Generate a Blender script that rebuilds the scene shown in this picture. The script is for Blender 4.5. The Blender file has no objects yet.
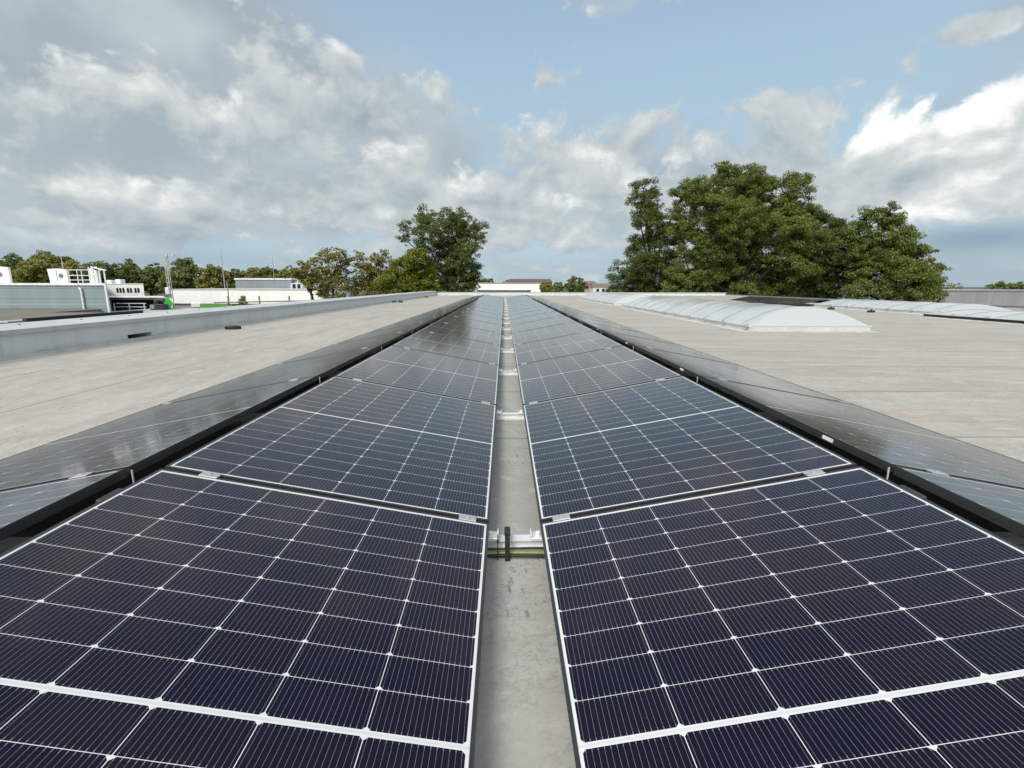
import bpy, math, random
import numpy as np
from mathutils import Vector, Matrix

C = bpy.context.scene
COL = C.collection
R = math.radians

# ------------------------------------------------------------------ camera
F_PX, PITCH, YAW, ROLL = 493.9, 0.1978, 0.0152, 0.0022
CAM = np.array([-0.0345, -1.6085, 0.8222])


def ray(px, py):
    a = (px - 512) / F_PX
    b = (384 - py) / F_PX
    cr, sr = math.cos(ROLL), math.sin(ROLL)
    a, b = a * cr - b * sr, a * sr + b * cr
    cp, sp = math.cos(PITCH), math.sin(PITCH)
    d = np.array([a, cp + b * sp, -sp + b * cp])
    cy, sy = math.cos(YAW), math.sin(YAW)
    return np.array([d[0] * cy + d[1] * sy, -d[0] * sy + d[1] * cy, d[2]])


def at(px, py, Y):
    d = ray(px, py)
    return CAM + d * ((Y - CAM[1]) / d[1])


cam_d = bpy.data.cameras.new('camera')
cam = bpy.data.objects.new('camera', cam_d)
COL.objects.link(cam)
cam_d.sensor_width = 36.0
cam_d.lens = F_PX * 36.0 / 1024.0
cam_d.clip_start = 0.02
cam_d.clip_end = 20000
_fw = ray(512, 384)
_rt = (ray(513, 384) - _fw) * F_PX
_up = (ray(512, 383) - _fw) * F_PX
M4 = Matrix(((_rt[0], _up[0], -_fw[0], CAM[0]), (_rt[1], _up[1], -_fw[1], CAM[1]),
             (_rt[2], _up[2], -_fw[2], CAM[2]), (0, 0, 0, 1)))
cam.matrix_world = M4
C.camera = cam

# ------------------------------------------------------------------ colour management
C.view_settings.view_transform = 'Standard'
C.view_settings.look = 'None'
C.view_settings.gamma = 1.0
C.view_settings.exposure = 0.95
C.view_settings.use_curve_mapping = False

# ------------------------------------------------------------------ node helpers


class NT:
    """small builder for node trees"""

    def __init__(self, tree):
        self.t = tree
        self.n = tree.nodes
        self.l = tree.links

    def put(self, sock, v):
        if isinstance(v, bpy.types.NodeSocket):
            self.l.new(v, sock)
        elif v is not None:
            if sock.type == 'RGBA' and not isinstance(v, (int, float)) and len(v) == 3:
                v = (*v, 1)
            sock.default_value = v

    def m(self, op, a=None, b=None, c=None, clamp=False):
        n = self.n.new('ShaderNodeMath')
        n.operation = op
        n.use_clamp = clamp
        for i, v in enumerate((a, b, c)):
            self.put(n.inputs[i], v)
        return n.outputs[0]

    def vm(self, op, a=None, b=None, s=None):
        n = self.n.new('ShaderNodeVectorMath')
        n.operation = op
        self.put(n.inputs[0], a)
        if b is not None:
            self.put(n.inputs[1], b)
        if s is not None:
            self.put(n.inputs['Scale'], s)
        return n.outputs['Value'] if op in ('LENGTH', 'DOT_PRODUCT', 'DISTANCE') else n.outputs[0]

    def sep(self, v):
        n = self.n.new('ShaderNodeSeparateXYZ')
        self.put(n.inputs[0], v)
        return n.outputs

    def comb(self, x=0., y=0., z=0.):
        n = self.n.new('ShaderNodeCombineXYZ')
        for i, v in enumerate((x, y, z)):
            self.put(n.inputs[i], v)
        return n.outputs[0]

    def mix(self, f, a, b, blend='MIX'):
        n = self.n.new('ShaderNodeMix')
        n.data_type = 'RGBA'
        n.blend_type = blend
        self.put(n.inputs[0], f)
        self.put(n.inputs[6], a)
        self.put(n.inputs[7], b)
        return n.outputs[2]

    def noise(self, v, scale, detail=4., rough=.55, dist=0., lac=2.):
        n = self.n.new('ShaderNodeTexNoise')
        self.put(n.inputs['Vector'], v)
        n.inputs['Scale'].default_value = scale
        n.inputs['Detail'].default_value = detail
        n.inputs['Roughness'].default_value = rough
        n.inputs['Distortion'].default_value = dist
        n.inputs['Lacunarity'].default_value = lac
        return n.outputs[0]

    def mr(self, v, a, b, c=0., d=1., smooth=True):
        n = self.n.new('ShaderNodeMapRange')
        n.interpolation_type = 'SMOOTHSTEP' if smooth else 'LINEAR'
        for i, x in enumerate((v, a, b, c, d)):
            self.put(n.inputs[i], x)
        return n.outputs[0]

    def bump(self, h, strength, dist):
        n = self.n.new('ShaderNodeBump')
        n.inputs['Strength'].default_value = strength
        n.inputs['Distance'].default_value = dist
        self.put(n.inputs['Height'], h)
        return n.outputs[0]

    def obj(self):
        return self.n.new('ShaderNodeTexCoord').outputs['Object']


# ------------------------------------------------------------------ world: Nishita sky with clouds
SUN_AZ = R(205)      # clockwise from +Y: behind the camera, to the left
SUN_EL = R(46)
W = bpy.data.worlds.new('World')
C.world = W
W.use_nodes = True
w = NT(W.node_tree)
w.n.clear()
out = w.n.new('ShaderNodeOutputWorld')
bg = w.n.new('ShaderNodeBackground')
bg.inputs['Strength'].default_value = 0.10
w.l.new(bg.outputs[0], out.inputs[0])
sky = w.n.new('ShaderNodeTexSky')
sky.sky_type = 'NISHITA'
sky.sun_disc = False
sky.sun_elevation = SUN_EL
sky.sun_rotation = SUN_AZ
sky.air_density = 1.0
sky.dust_density = 1.2
sky.ozone_density = 1.6
D = w.vm('NORMALIZE', w.n.new('ShaderNodeTexCoord').outputs['Generated'])
dx, dy, dz = w.sep(D)
az = w.m('ARCTAN2', dx, dy)
el = w.m('ARCSINE', dz)
elc = w.m('MAXIMUM', el, 0.0)
vv = w.m('LOGARITHM', w.m('ADD', elc, 0.07), math.e)      # stretch towards the horizon
P = w.comb(az, w.m('ADD', w.m('MULTIPLY', vv, 0.13), w.m('MULTIPLY', elc, .85)), w.m('MULTIPLY', w.m('COSINE', az), .5))
warp = w.n.new('ShaderNodeTexNoise')
w.put(warp.inputs['Vector'], P)
warp.inputs['Scale'].default_value = 5.0
warp.inputs['Detail'].default_value = 3
Pw = w.vm('ADD', P, w.vm('SCALE', w.vm('SUBTRACT', warp.outputs['Color'], (.5, .5, .5)), s=.10))
AE = w.comb(az, el, 0.)


def azel(px, py):
    d = ray(px, py)
    return math.atan2(d[0], d[1]), math.atan2(d[2], math.hypot(d[0], d[1]))


def blobs(lst):
    s = None
    for (px, py, rx, ry, amp) in lst:
        a, e = azel(px, py)
        a2, _ = azel(px + rx, py)
        _, e2 = azel(px, py - ry)
        v = w.vm('MULTIPLY', w.vm('SUBTRACT', AE, (a, e, 0)), (1 / abs(a2 - a), 1 / abs(e2 - e), 0))
        g = w.mr(w.vm('LENGTH', v), 1.0, 0.0, 0.0, amp)
        s = g if s is None else w.m('ADD', s, g)
    return s


# veil of high soft grey cloud
nA = w.noise(Pw, 2.4, 7, .50)
biasA = blobs([(100, 60, 420, 260, .60), (330, 150, 260, 100, .22), (60, 160, 260, 160, .20), (740, 40, 340, 150, -.26), (700, 200, 300, 90, .16),
               (500, 50, 150, 110, -.16), (512, -420, 1300, 400, -.40), (900, 70, 220, 110, -.14), (610, 5, 100, 34, .18), (885, 25, 60, 70, .22), (790, 60, 40, 30, .14)])
fA = w.m('ADD', nA, biasA)
dA = w.mr(fA, .40, .70)
# cumulus
nB = w.noise(Pw, 7.5, 11, .58)
OFF = w.comb(-.012, .034, .0)
nB2 = w.noise(w.vm('ADD', Pw, OFF), 7.5, 5, .54)
biasB = blobs([(1000, 160, 190, 85, .36), (905, 175, 150, 60, .26), (1010, 115, 110, 45, .28), (770, 190, 150, 70, .18), (590, 160, 110, 55, .24),
               (540, 215, 200, 60, .14), (400, 195, 170, 60, .13), (220, 200, 260, 45, .12), (60, 230, 260, 45, .16), (180, 272, 260, 14, .14), (560, 268, 160, 16, .14), (420, 250, 140, 26, .14), (700, 240, 250, 40, .14),
               (120, 90, 150, 60, .10), (340, 120, 150, 50, .20), (730, 45, 330, 80, -.40), (430, 30, 210, 60, -.20), (985, 238, 150, 15, -.75),
               (975, 28, 80, 26, .24), (1010, 268, 130, 24, .14), (480, 100, 60, 40, -.10), (512, -420, 1300, 400, -.40)])
fB = w.m('ADD', nB, biasB)
dB = w.mr(fB, .50, .605)
lit = w.m('ADD', w.m('MULTIPLY', w.m('SUBTRACT', nB, nB2), 2.1), .38)
thick = w.mr(fB, .62, 1.0)
lit = w.m('SUBTRACT', lit, w.m('MULTIPLY', thick, .22))
litR = blobs([(985, 125, 220, 90, .58), (985, 200, 190, 50, .30), (382, 213, 24, 12, .5), (575, 140, 70, 36, .30), (455, 180, 50, 26, .25), (570, 200, 50, 18, .3), (870, 140, 120, 50, .42), (130, 190, 130, 30, .12), (120, 75, 110, 50, .10), (240, 95, 60, 34, .16), (330, 90, 60, 24, .2),
              (640, 165, 110, 30, .18), (300, 190, 110, 40, -.12), (230, 140, 200, 34, -.12), (60, 130, 120, 60, -.10)])
lit = w.m('ADD', lit, litR, clamp=True)
cB = w.mix(w.mr(lit, .0, .62, 0, 1, False), (1.80, 2.18, 2.46), (3.45, 3.65, 3.65))
cB = w.mix(w.mr(lit, .55, 1.0), cB, (5.6, 5.65, 5.5))
litA = w.mr(w.noise(Pw, 4.0, 5, .5), .36, .68)
cA = w.mix(litA, (1.98, 2.30, 2.54), (2.95, 3.25, 3.38))
skyc = w.mix(1.0, sky.outputs[0], (1.16, 1.06, .95), 'MULTIPLY')
hz = w.mr(el, .18, .80, 1.0, .12)
skyc = w.mix(w.m('MULTIPLY', hz, .85), skyc, (2.15, 2.95, 3.50))
veil = w.mix(w.m('MULTIPLY', dA, .90), skyc, cA)
cl = w.mix(w.m('MULTIPLY', dB, .95), veil, cB)
# far air over the clouds close to the horizon
cl = w.mix(w.mr(el, .0, .11, .62, .0), cl, (1.95, 2.65, 3.15))
rain = blobs([(985, 238, 170, 22, 1.0), (150, 258, 330, 14, .28)])
cl = w.mix(w.m('MULTIPLY', rain, .75, clamp=True), cl, (1.25, 1.85, 2.45))
# glow added behind the camera to lift the daylight, as thin cloud round the sun
SD = (math.sin(SUN_AZ) * math.cos(SUN_EL), math.cos(SUN_AZ) * math.cos(SUN_EL), math.sin(SUN_EL))
ca = w.vm('DOT_PRODUCT', D, SD)
glow = w.mr(ca, .35, 1.0, 0., 1.)
cl = w.mix(w.m('MULTIPLY', glow, .8), cl, (11., 10.8, 10.2))
below = w.mr(el, -.02, -.001, 1., 0.)
cl = w.mix(below, cl, (.7, .75, .7))
w.l.new(cl, bg.inputs['Color'])

# ------------------------------------------------------------------ sun (veiled by cloud: wide angle)
sd = bpy.data.lights.new('sun', 'SUN')
sd.energy = 1.3
sd.angle = R(20)
sd.color = (1.0, .95, .87)
so = bpy.data.objects.new('sun', sd)
COL.objects.link(so)
_s = Vector((math.sin(SUN_AZ) * math.cos(SUN_EL), math.cos(SUN_AZ) * math.cos(SUN_EL), math.sin(SUN_EL)))
so.rotation_euler = _s.to_track_quat('Z', 'Y').to_euler()
so.location = _s * 60

# ------------------------------------------------------------------ materials


def new_mat(name):
    m = bpy.data.materials.new(name)
    m.use_nodes = True
    t = NT(m.node_tree)
    b = t.n['Principled BSDF']
    return m, t, b


def plain(name, col, rough=.6, metal=0., var=.12, scale=6., spec=.5, bump=0.):
    m, t, b = new_mat(name)
    o = t.obj()
    n = t.noise(o, scale, 5, .6)
    n2 = t.noise(o, scale * 7.3, 3, .6)
    k = t.m('ADD', t.m('MULTIPLY', n, .7), t.m('MULTIPLY', n2, .3))
    f = t.mr(k, .3, .7)
    lo = tuple(c * (1 - var) for c in col)
    hi = tuple(min(1, c * (1 + var)) for c in col)
    t.put(b.inputs['Base Color'], t.mix(f, lo, hi))
    t.put(b.inputs['Roughness'], t.mr(n2, .3, .7, rough * .88, min(1, rough * 1.12)))
    b.inputs['Metallic'].default_value = metal
    b.inputs['Specular IOR Level'].default_value = spec
    if bump:
        t.put(b.inputs['Normal'], t.bump(n2, bump, .01))
    return m


PW, PL, PT = 1.134, 1.722, .030      # panel width, length, frame depth


def glass_material():
    m, t, b = new_mat('solar_cells_under_glass')
    o = t.obj()
    x, y, z = t.sep(o)
    MG, MGV, CW, CH, G = .016, .0195, .182, .091, .002
    u = t.m('SUBTRACT', x, MG)
    us = t.m('DIVIDE', u, CW + G)
    ui = t.m('FLOOR', us)
    fu = t.m('MULTIPLY', t.m('FRACT', us), CW + G)
    inu = t.m('MULTIPLY', t.m('GREATER_THAN', u, 0), t.m('LESS_THAN', u, 6 * (CW + G) - G))
    ym = t.m('SUBTRACT', PL / 2, t.m('ABSOLUTE', t.m('SUBTRACT', y, PL / 2)))
    v = t.m('SUBTRACT', ym, MGV)
    vs = t.m('DIVIDE', v, CH + G)
    vi = t.m('FLOOR', vs)
    fv = t.m('MULTIPLY', t.m('FRACT', vs), CH + G)
    inv = t.m('MULTIPLY', t.m('GREATER_THAN', v, 0), t.m('LESS_THAN', v, 9 * (CH + G) - G))
    cell = t.m('MULTIPLY', inu, inv)
    cell = t.m('MULTIPLY', cell, t.m('LESS_THAN', fu, CW + .0004))
    cell = t.m('MULTIPLY', cell, t.m('LESS_THAN', fv, CH + .0007))
    # clipped corners
    du = t.m('MINIMUM', fu, t.m('SUBTRACT', CW, fu))
    dv0 = fv
    dv1 = t.m('SUBTRACT', CH, fv)
    k0 = t.m('GREATER_THAN', t.m('ADD', du, dv0), .0012)
    k1 = t.m('GREATER_THAN', t.m('ADD', du, dv1), .0068)
    cell = t.m('MULTIPLY', cell, t.m('MULTIPLY', k0, k1))
    # sixteen busbars a cell with soldering pads at both ends
    bb = t.m('MULTIPLY', t.m('ABSOLUTE', t.m('SUBTRACT', t.m('FRACT', t.m('DIVIDE', fu, .011375)), .5)), .011375)
    dend = t.m('MINIMUM', dv0, dv1)
    pad = t.m('LESS_THAN', dend, .006)
    wd = t.m('ADD', .00024, t.m('MULTIPLY', pad, .00036))
    bus = t.m('MULTIPLY', t.m('LESS_THAN', bb, wd), cell)
    info = t.n.new('ShaderNodeObjectInfo')
    half = t.m('GREATER_THAN', y, PL / 2)
    wn = t.n.new('ShaderNodeTexWhiteNoise')
    wn.noise_dimensions = '4D'
    t.put(wn.inputs['Vector'], t.comb(ui, vi, half))
    t.put(wn.inputs['W'], t.m('MULTIPLY', info.outputs['Random'], 97.))
    tint = wn.outputs['Value']
    big = t.noise(o, 1.4, 2, .5)
    cc = t.mix(tint, (.0040, .0032, .0110), (.0075, .0050, .0105))
    cc = t.mix(t.m('MULTIPLY', t.mr(big, .35, .65), .5), cc, (.0034, .0034, .0165))
    # ribbon in the middle of the white strip
    strip = t.m('LESS_THAN', t.m('ABSOLUTE', t.m('SUBTRACT', y, PL / 2)), .0030)
    white = t.mix(t.m('MULTIPLY', strip, .55), (.60, .62, .62), (.46, .48, .49))
    col = t.mix(cell, white, cc)
    col = t.mix(bus, col, (.22, .23, .25))
    dust = t.mr(t.noise(o, 9, 6, .65), .45, .8, 0., .004)
    col = t.mix(dust, col, (.40, .38, .34))
    t.put(b.inputs['Base Color'], col)
    sm = t.noise(t.vm('MULTIPLY', o, (1, .35, 1)), 6, 4, .6)
    t.put(b.inputs['Roughness'], t.mr(sm, .3, .7, .11, .15))
    b.inputs['IOR'].default_value = 1.5
    b.inputs['Specular IOR Level'].default_value = .30
    b.inputs['Sheen Weight'].default_value = .05
    b.inputs['Sheen Roughness'].default_value = .35
    b.inputs['Sheen Tint'].default_value = (1.0, .88, .78, 1)
    b.inputs['Coat Weight'].default_value = .30
    b.inputs['Coat IOR'].default_value = 1.25
    b.inputs['Specular Tint'].default_value = (1.0, .84, .90, 1)
    b.inputs['Coat Roughness'].default_value = .06
    wv = t.noise(o, 2.2, 2, .5)
    t.put(b.inputs['Normal'], t.bump(wv, .02, .004))
    return m


M_glass = glass_material()
M_frame = plain('black_anodised_frame', (.026, .027, .0275), .42, .0, .2, 9, .5)
M_back = plain('dark_back_sheet', (.05, .05, .05), .7)
M_alu = plain('mill_aluminium', (.72, .73, .74), .40, .30, .10, 14)
M_galv = plain('galvanised_steel', (.50, .52, .54), .45, .8, .14, 20)
M_rib = plain('white_glazing_bar', (.60, .62, .63), .4, .1)
M_black = plain('black_rubber', (.014, .014, .015), .7, 0, .3, 20)
M_label = plain('white_sticker', (.75, .75, .74), .5)


def roof_material():
    m, t, b = new_mat('weathered_roof_membrane')
    o = t.obj()
    x, y, z = t.sep(o)
    stR = t.noise(t.vm('MULTIPLY', o, (.35, 2.2, 1)), 2.2, 7, .62)      # streaks along x on the wide side
    stL = t.noise(t.vm('MULTIPLY', o, (1.9, .45, 1)), 1.7, 7, .62)
    right = t.mr(x, -1.5, 1.5)
    st = t.m('ADD', t.m('MULTIPLY', right, stR), t.m('MULTIPLY', t.m('SUBTRACT', 1, right), stL))
    big = t.noise(o, .32, 4, .55)
    fine = t.noise(o, 46, 5, .7)
    mid = t.noise(o, 7, 5, .65)
    k = t.m('ADD', t.m('MULTIPLY', st, .5), t.m('ADD', t.m('MULTIPLY', big, .25), t.m('MULTIPLY', mid, .25)))
    col = t.mix(t.mr(k, .40, .62), (.330, .315, .276), (.412, .395, .350))
    # pale scuffs and dark specks
    dirv = t.mix(right, t.vm('MULTIPLY', o, (5.5, 1.6, 1)), t.vm('MULTIPLY', o, (1.3, 6.0, 1)))
    scuff = t.mr(t.noise(dirv, 2.6, 6, .68, .5), .53, .72)
    col = t.mix(t.m('MULTIPLY', scuff, .62), col, (.56, .545, .505))
    sc2 = t.mr(t.noise(t.vm('ADD', t.vm('MULTIPLY', dirv, (.5, .5, 1)), (3, 9, 0)), 2.0, 5, .62, .4), .54, .64)
    col = t.mix(t.m('MULTIPLY', sc2, .20), col, (.54, .525, .485))
    dark = t.mr(t.noise(t.vm('ADD', dirv, (7, 3, 1)), 3.4, 6, .7, .5), .54, .74)
    col = t.mix(t.m('MULTIPLY', dark, .32), col, (.20, .195, .18))
    wrk = t.mr(t.m('ABSOLUTE', t.m('SUBTRACT', t.noise(dirv, 4.5, 4, .6, 1.2), .5)), .0, .03, 1., 0.)
    wrk = t.m('MULTIPLY', wrk, t.mr(t.noise(o, 1.1, 3, .6), .42, .58))
    col = t.mix(t.m('MULTIPLY', wrk, .55), col, (.19, .185, .17))
    speck = t.mr(t.noise(t.vm('MULTIPLY', o, (1, .6, 1)), 48, 3, .6), .61, .68)
    patch = t.mr(t.noise(o, 1.9, 3, .6), .46, .60)
    col = t.mix(t.m('MULTIPLY', t.m('MULTIPLY', speck, patch), .8), col, (.10, .098, .09))
    col = t.mix(t.m('MULTIPLY', t.mr(fine, .35, .7), .22), col, (.25, .245, .23))
    algae = t.mr(t.noise(t.vm('MULTIPLY', o, (1, .35, 1)), .55, 5, .6), .54, .72)
    col = t.mix(t.m('MULTIPLY', algae, .35), col, (.33, .315, .245))
    # seams: sheets laid across on the right, lengthwise on the left of the array
    wob = t.m('MULTIPLY', t.m('SUBTRACT', t.noise(o, 1.3, 3, .5), .5), .05)
    sy = t.m('ABSOLUTE', t.m('SUBTRACT', t.m('FRACT', t.m('DIVIDE', t.m('ADD', t.m('ADD', y, wob), -.655 + 136.), 1.36)), .5))
    seamR = t.m('MULTIPLY', t.mr(sy, .004, .012, 1., 0.), t.m('GREATER_THAN', x, -2.2))
    sx = t.m('ABSOLUTE', t.m('SUBTRACT', t.m('FRACT', t.m('DIVIDE', t.m('ADD', t.m('ADD', x, wob), 3.75 + .68 + 136.), 1.36)), .5))
    seamL = t.m('MULTIPLY', t.mr(sx, .004, .012, 1., 0.), t.m('LESS_THAN', x, -2.2))
    seam = t.m('ADD', seamR, seamL, clamp=True)
    sn = t.mr(t.noise(o, .9, 4, .6), .3, .6, .25, .8)
    col = t.mix(t.m('MULTIPLY', seam, sn), col, (.13, .125, .115))
    # faint red chalk mark
    lx = t.m('ADD', 2.91, t.m('MULTIPLY', t.m('SUBTRACT', y, 1.6), .2245))
    red = t.mr(t.m('ABSOLUTE', t.m('SUBTRACT', x, t.m('ADD', lx, wob))), .008, .055, 1., 0.)
    red = t.m('MULTIPLY', red, t.m('MULTIPLY', t.mr(y, 1.4, 1.75), t.mr(y, 2.4, 2.75, 1., 0.)))
    red = t.m('MULTIPLY', red, t.mr(mid, .3, .65))
    col = t.mix(t.m('MULTIPLY', red, .55), col, (.62, .33, .25))
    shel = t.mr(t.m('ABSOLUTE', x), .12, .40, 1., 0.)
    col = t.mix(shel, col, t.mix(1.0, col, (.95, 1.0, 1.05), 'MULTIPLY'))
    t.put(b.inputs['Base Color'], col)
    t.put(b.inputs['Roughness'], t.mr(mid, .3, .7, .62, .82))
    b.inputs['Specular IOR Level'].default_value = .35
    h = t.m('ADD', t.m('MULTIPLY', fine, .35), t.m('ADD', t.m('MULTIPLY', mid, .5), t.m('MULTIPLY', seam, .5)))
    t.put(b.inputs['Normal'], t.bump(h, .35, .006))
    return m


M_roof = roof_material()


def parapet_material():
    m = streaky('grey_coated_parapet_sheet', (.58, .615, .62), .42, 0., 3.0, 1, .08, .88)
    t = NT(m.node_tree)
    b = t.n['Principled BSDF']
    src = b.inputs['Base Color'].links[0].from_socket
    o = t.obj()
    x, y, z = t.sep(o)
    low_band = t.mr(z, .015, .13, 1., 0.)  # patchy darker band towards the bottom of the wall face
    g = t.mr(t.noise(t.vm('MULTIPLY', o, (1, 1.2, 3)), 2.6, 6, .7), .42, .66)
    t.put(b.inputs['Base Color'], t.mix(t.m('MULTIPLY', t.m('MULTIPLY', low_band, g), .7), src, (.17, .165, .155)))
    return m


def streaky(name, col, rough=.5, metal=0., seam=0., axis=1, var=.14, seamcol=.72):
    """painted sheet metal with faint runs of dirt; seam = spacing of vertical joints"""
    m, t, b = new_mat(name)
    o = t.obj()
    x, y, z = t.sep(o)
    run = t.noise(t.vm('MULTIPLY', o, (2.5, 2.5, .12)), 1.8, 5, .6)
    bl = t.noise(o, .8, 4, .6)
    k = t.m('ADD', t.m('MULTIPLY', run, .55), t.m('MULTIPLY', bl, .45))
    c = t.mix(t.mr(k, .32, .68), tuple(q * (1 - var) for q in col), tuple(q * (1 + var) for q in col))
    if seam:
        a = (x, y, z)[axis]
        s = t.m('ABSOLUTE', t.m('SUBTRACT', t.m('FRACT', t.m('DIVIDE', a, seam)), .5))
        c = t.mix(t.mr(s, .004, .012, 1., 0.), c, tuple(q * seamcol for q in col))
    t.put(b.inputs['Base Color'], c)
    t.put(b.inputs['Roughness'], t.mr(bl, .3, .7, rough * .85, rough * 1.15))
    b.inputs['Metallic'].default_value = metal
    return m


def ribbed(name, col, pitch, axis=2, rough=.45, depth=.5, var=.1):
    m, t, b = new_mat(name)
    o = t.obj()
    s = t.sep(o)[axis]
    h = t.m('ABSOLUTE', t.m('SUBTRACT', t.m('FRACT', t.m('DIVIDE', s, pitch)), .5))
    groove = t.mr(h, .02, .10, 1., 0.)
    bl = t.noise(t.vm('MULTIPLY', o, (1, 1, .3)), .5, 5, .6)
    c = t.mix(t.mr(bl, .3, .7), tuple(q * (1 - var) for q in col), tuple(q * (1 + var) for q in col))
    c = t.mix(t.m('MULTIPLY', groove, depth), c, tuple(q * .6 for q in col))
    t.put(b.inputs['Base Color'], c)
    t.put(b.inputs['Roughness'], rough)
    t.put(b.inputs['Normal'], t.bump(t.m('SUBTRACT', 1, groove), .5, .03))
    return m


M_parapet = parapet_material()
M_coping = streaky('pale_grey_coping', (.45, .465, .47), .4, 0., 3.0, 1, .10, .86)
M_flash = streaky('weathered_flashing', (.46, .455, .43), .6, 0., 0)
M_dark = plain('dark_opening', (.012, .012, .013), .8)
M_lightplastic = None


def leaf_mat(name, lo, mid, hi):
    m, t, b = new_mat(name)
    g = t.n.new('ShaderNodeNewGeometry')
    rnd = g.outputs['Random Per Island']
    o = t.obj()
    big = t.noise(o, .42, 3, .6)
    k = t.m('ADD', t.m('MULTIPLY', rnd, .5), t.m('MULTIPLY', t.mr(big, .32, .68), .5))
    r = t.n.new('ShaderNodeValToRGB')
    t.put(r.inputs[0], k)
    e = r.color_ramp.elements
    e[0].position, e[0].color = .08, (*lo, 1)
    e[1].position, e[1].color = .95, (*hi, 1)
    q = e.new(.5)
    q.color = (*mid, 1)
    t.put(b.inputs['Base Color'], r.outputs[0])
    b.inputs['Roughness'].default_value = .7
    b.inputs['Specular IOR Level'].default_value = .15
    tr = t.n.new('ShaderNodeBsdfTranslucent')
    t.put(tr.inputs[0], t.mix(.5, r.outputs[0], (.10, .12, .02)))
    mx = t.n.new('ShaderNodeMixShader')
    mx.inputs[0].default_value = .36
    t.l.new(b.outputs[0], mx.inputs[1])
    t.l.new(tr.outputs[0], mx.inputs[2])
    t.l.new(mx.outputs[0], t.n['Material Output'].inputs[0])
    return m


M_leaf_oak = leaf_mat('leaf_oak_green', (0.073, 0.104, 0.024), (0.162, 0.202, 0.051), (0.314, 0.338, 0.102))
M_leaf_dark = leaf_mat('leaf_dark_green', (0.059, 0.088, 0.024), (0.118, 0.156, 0.046), (0.238, 0.273, 0.086))
M_leaf_lime = leaf_mat('leaf_lime_green', (0.110, 0.135, 0.018), (0.195, 0.225, 0.034), (0.285, 0.305, 0.062))
M_leaf_autumn = leaf_mat('leaf_olive_brown', (0.140, 0.125, 0.028), (0.250, 0.235, 0.055), (0.370, 0.335, 0.090))
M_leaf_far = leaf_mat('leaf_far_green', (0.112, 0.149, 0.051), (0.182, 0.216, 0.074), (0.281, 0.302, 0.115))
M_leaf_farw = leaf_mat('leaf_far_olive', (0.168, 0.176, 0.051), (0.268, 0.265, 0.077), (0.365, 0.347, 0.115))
M_bark = plain('grey_brown_bark', (.020, .017, .014), .9, 0, .35, 5, .3, .4)

# ------------------------------------------------------------------ mesh helpers


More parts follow.
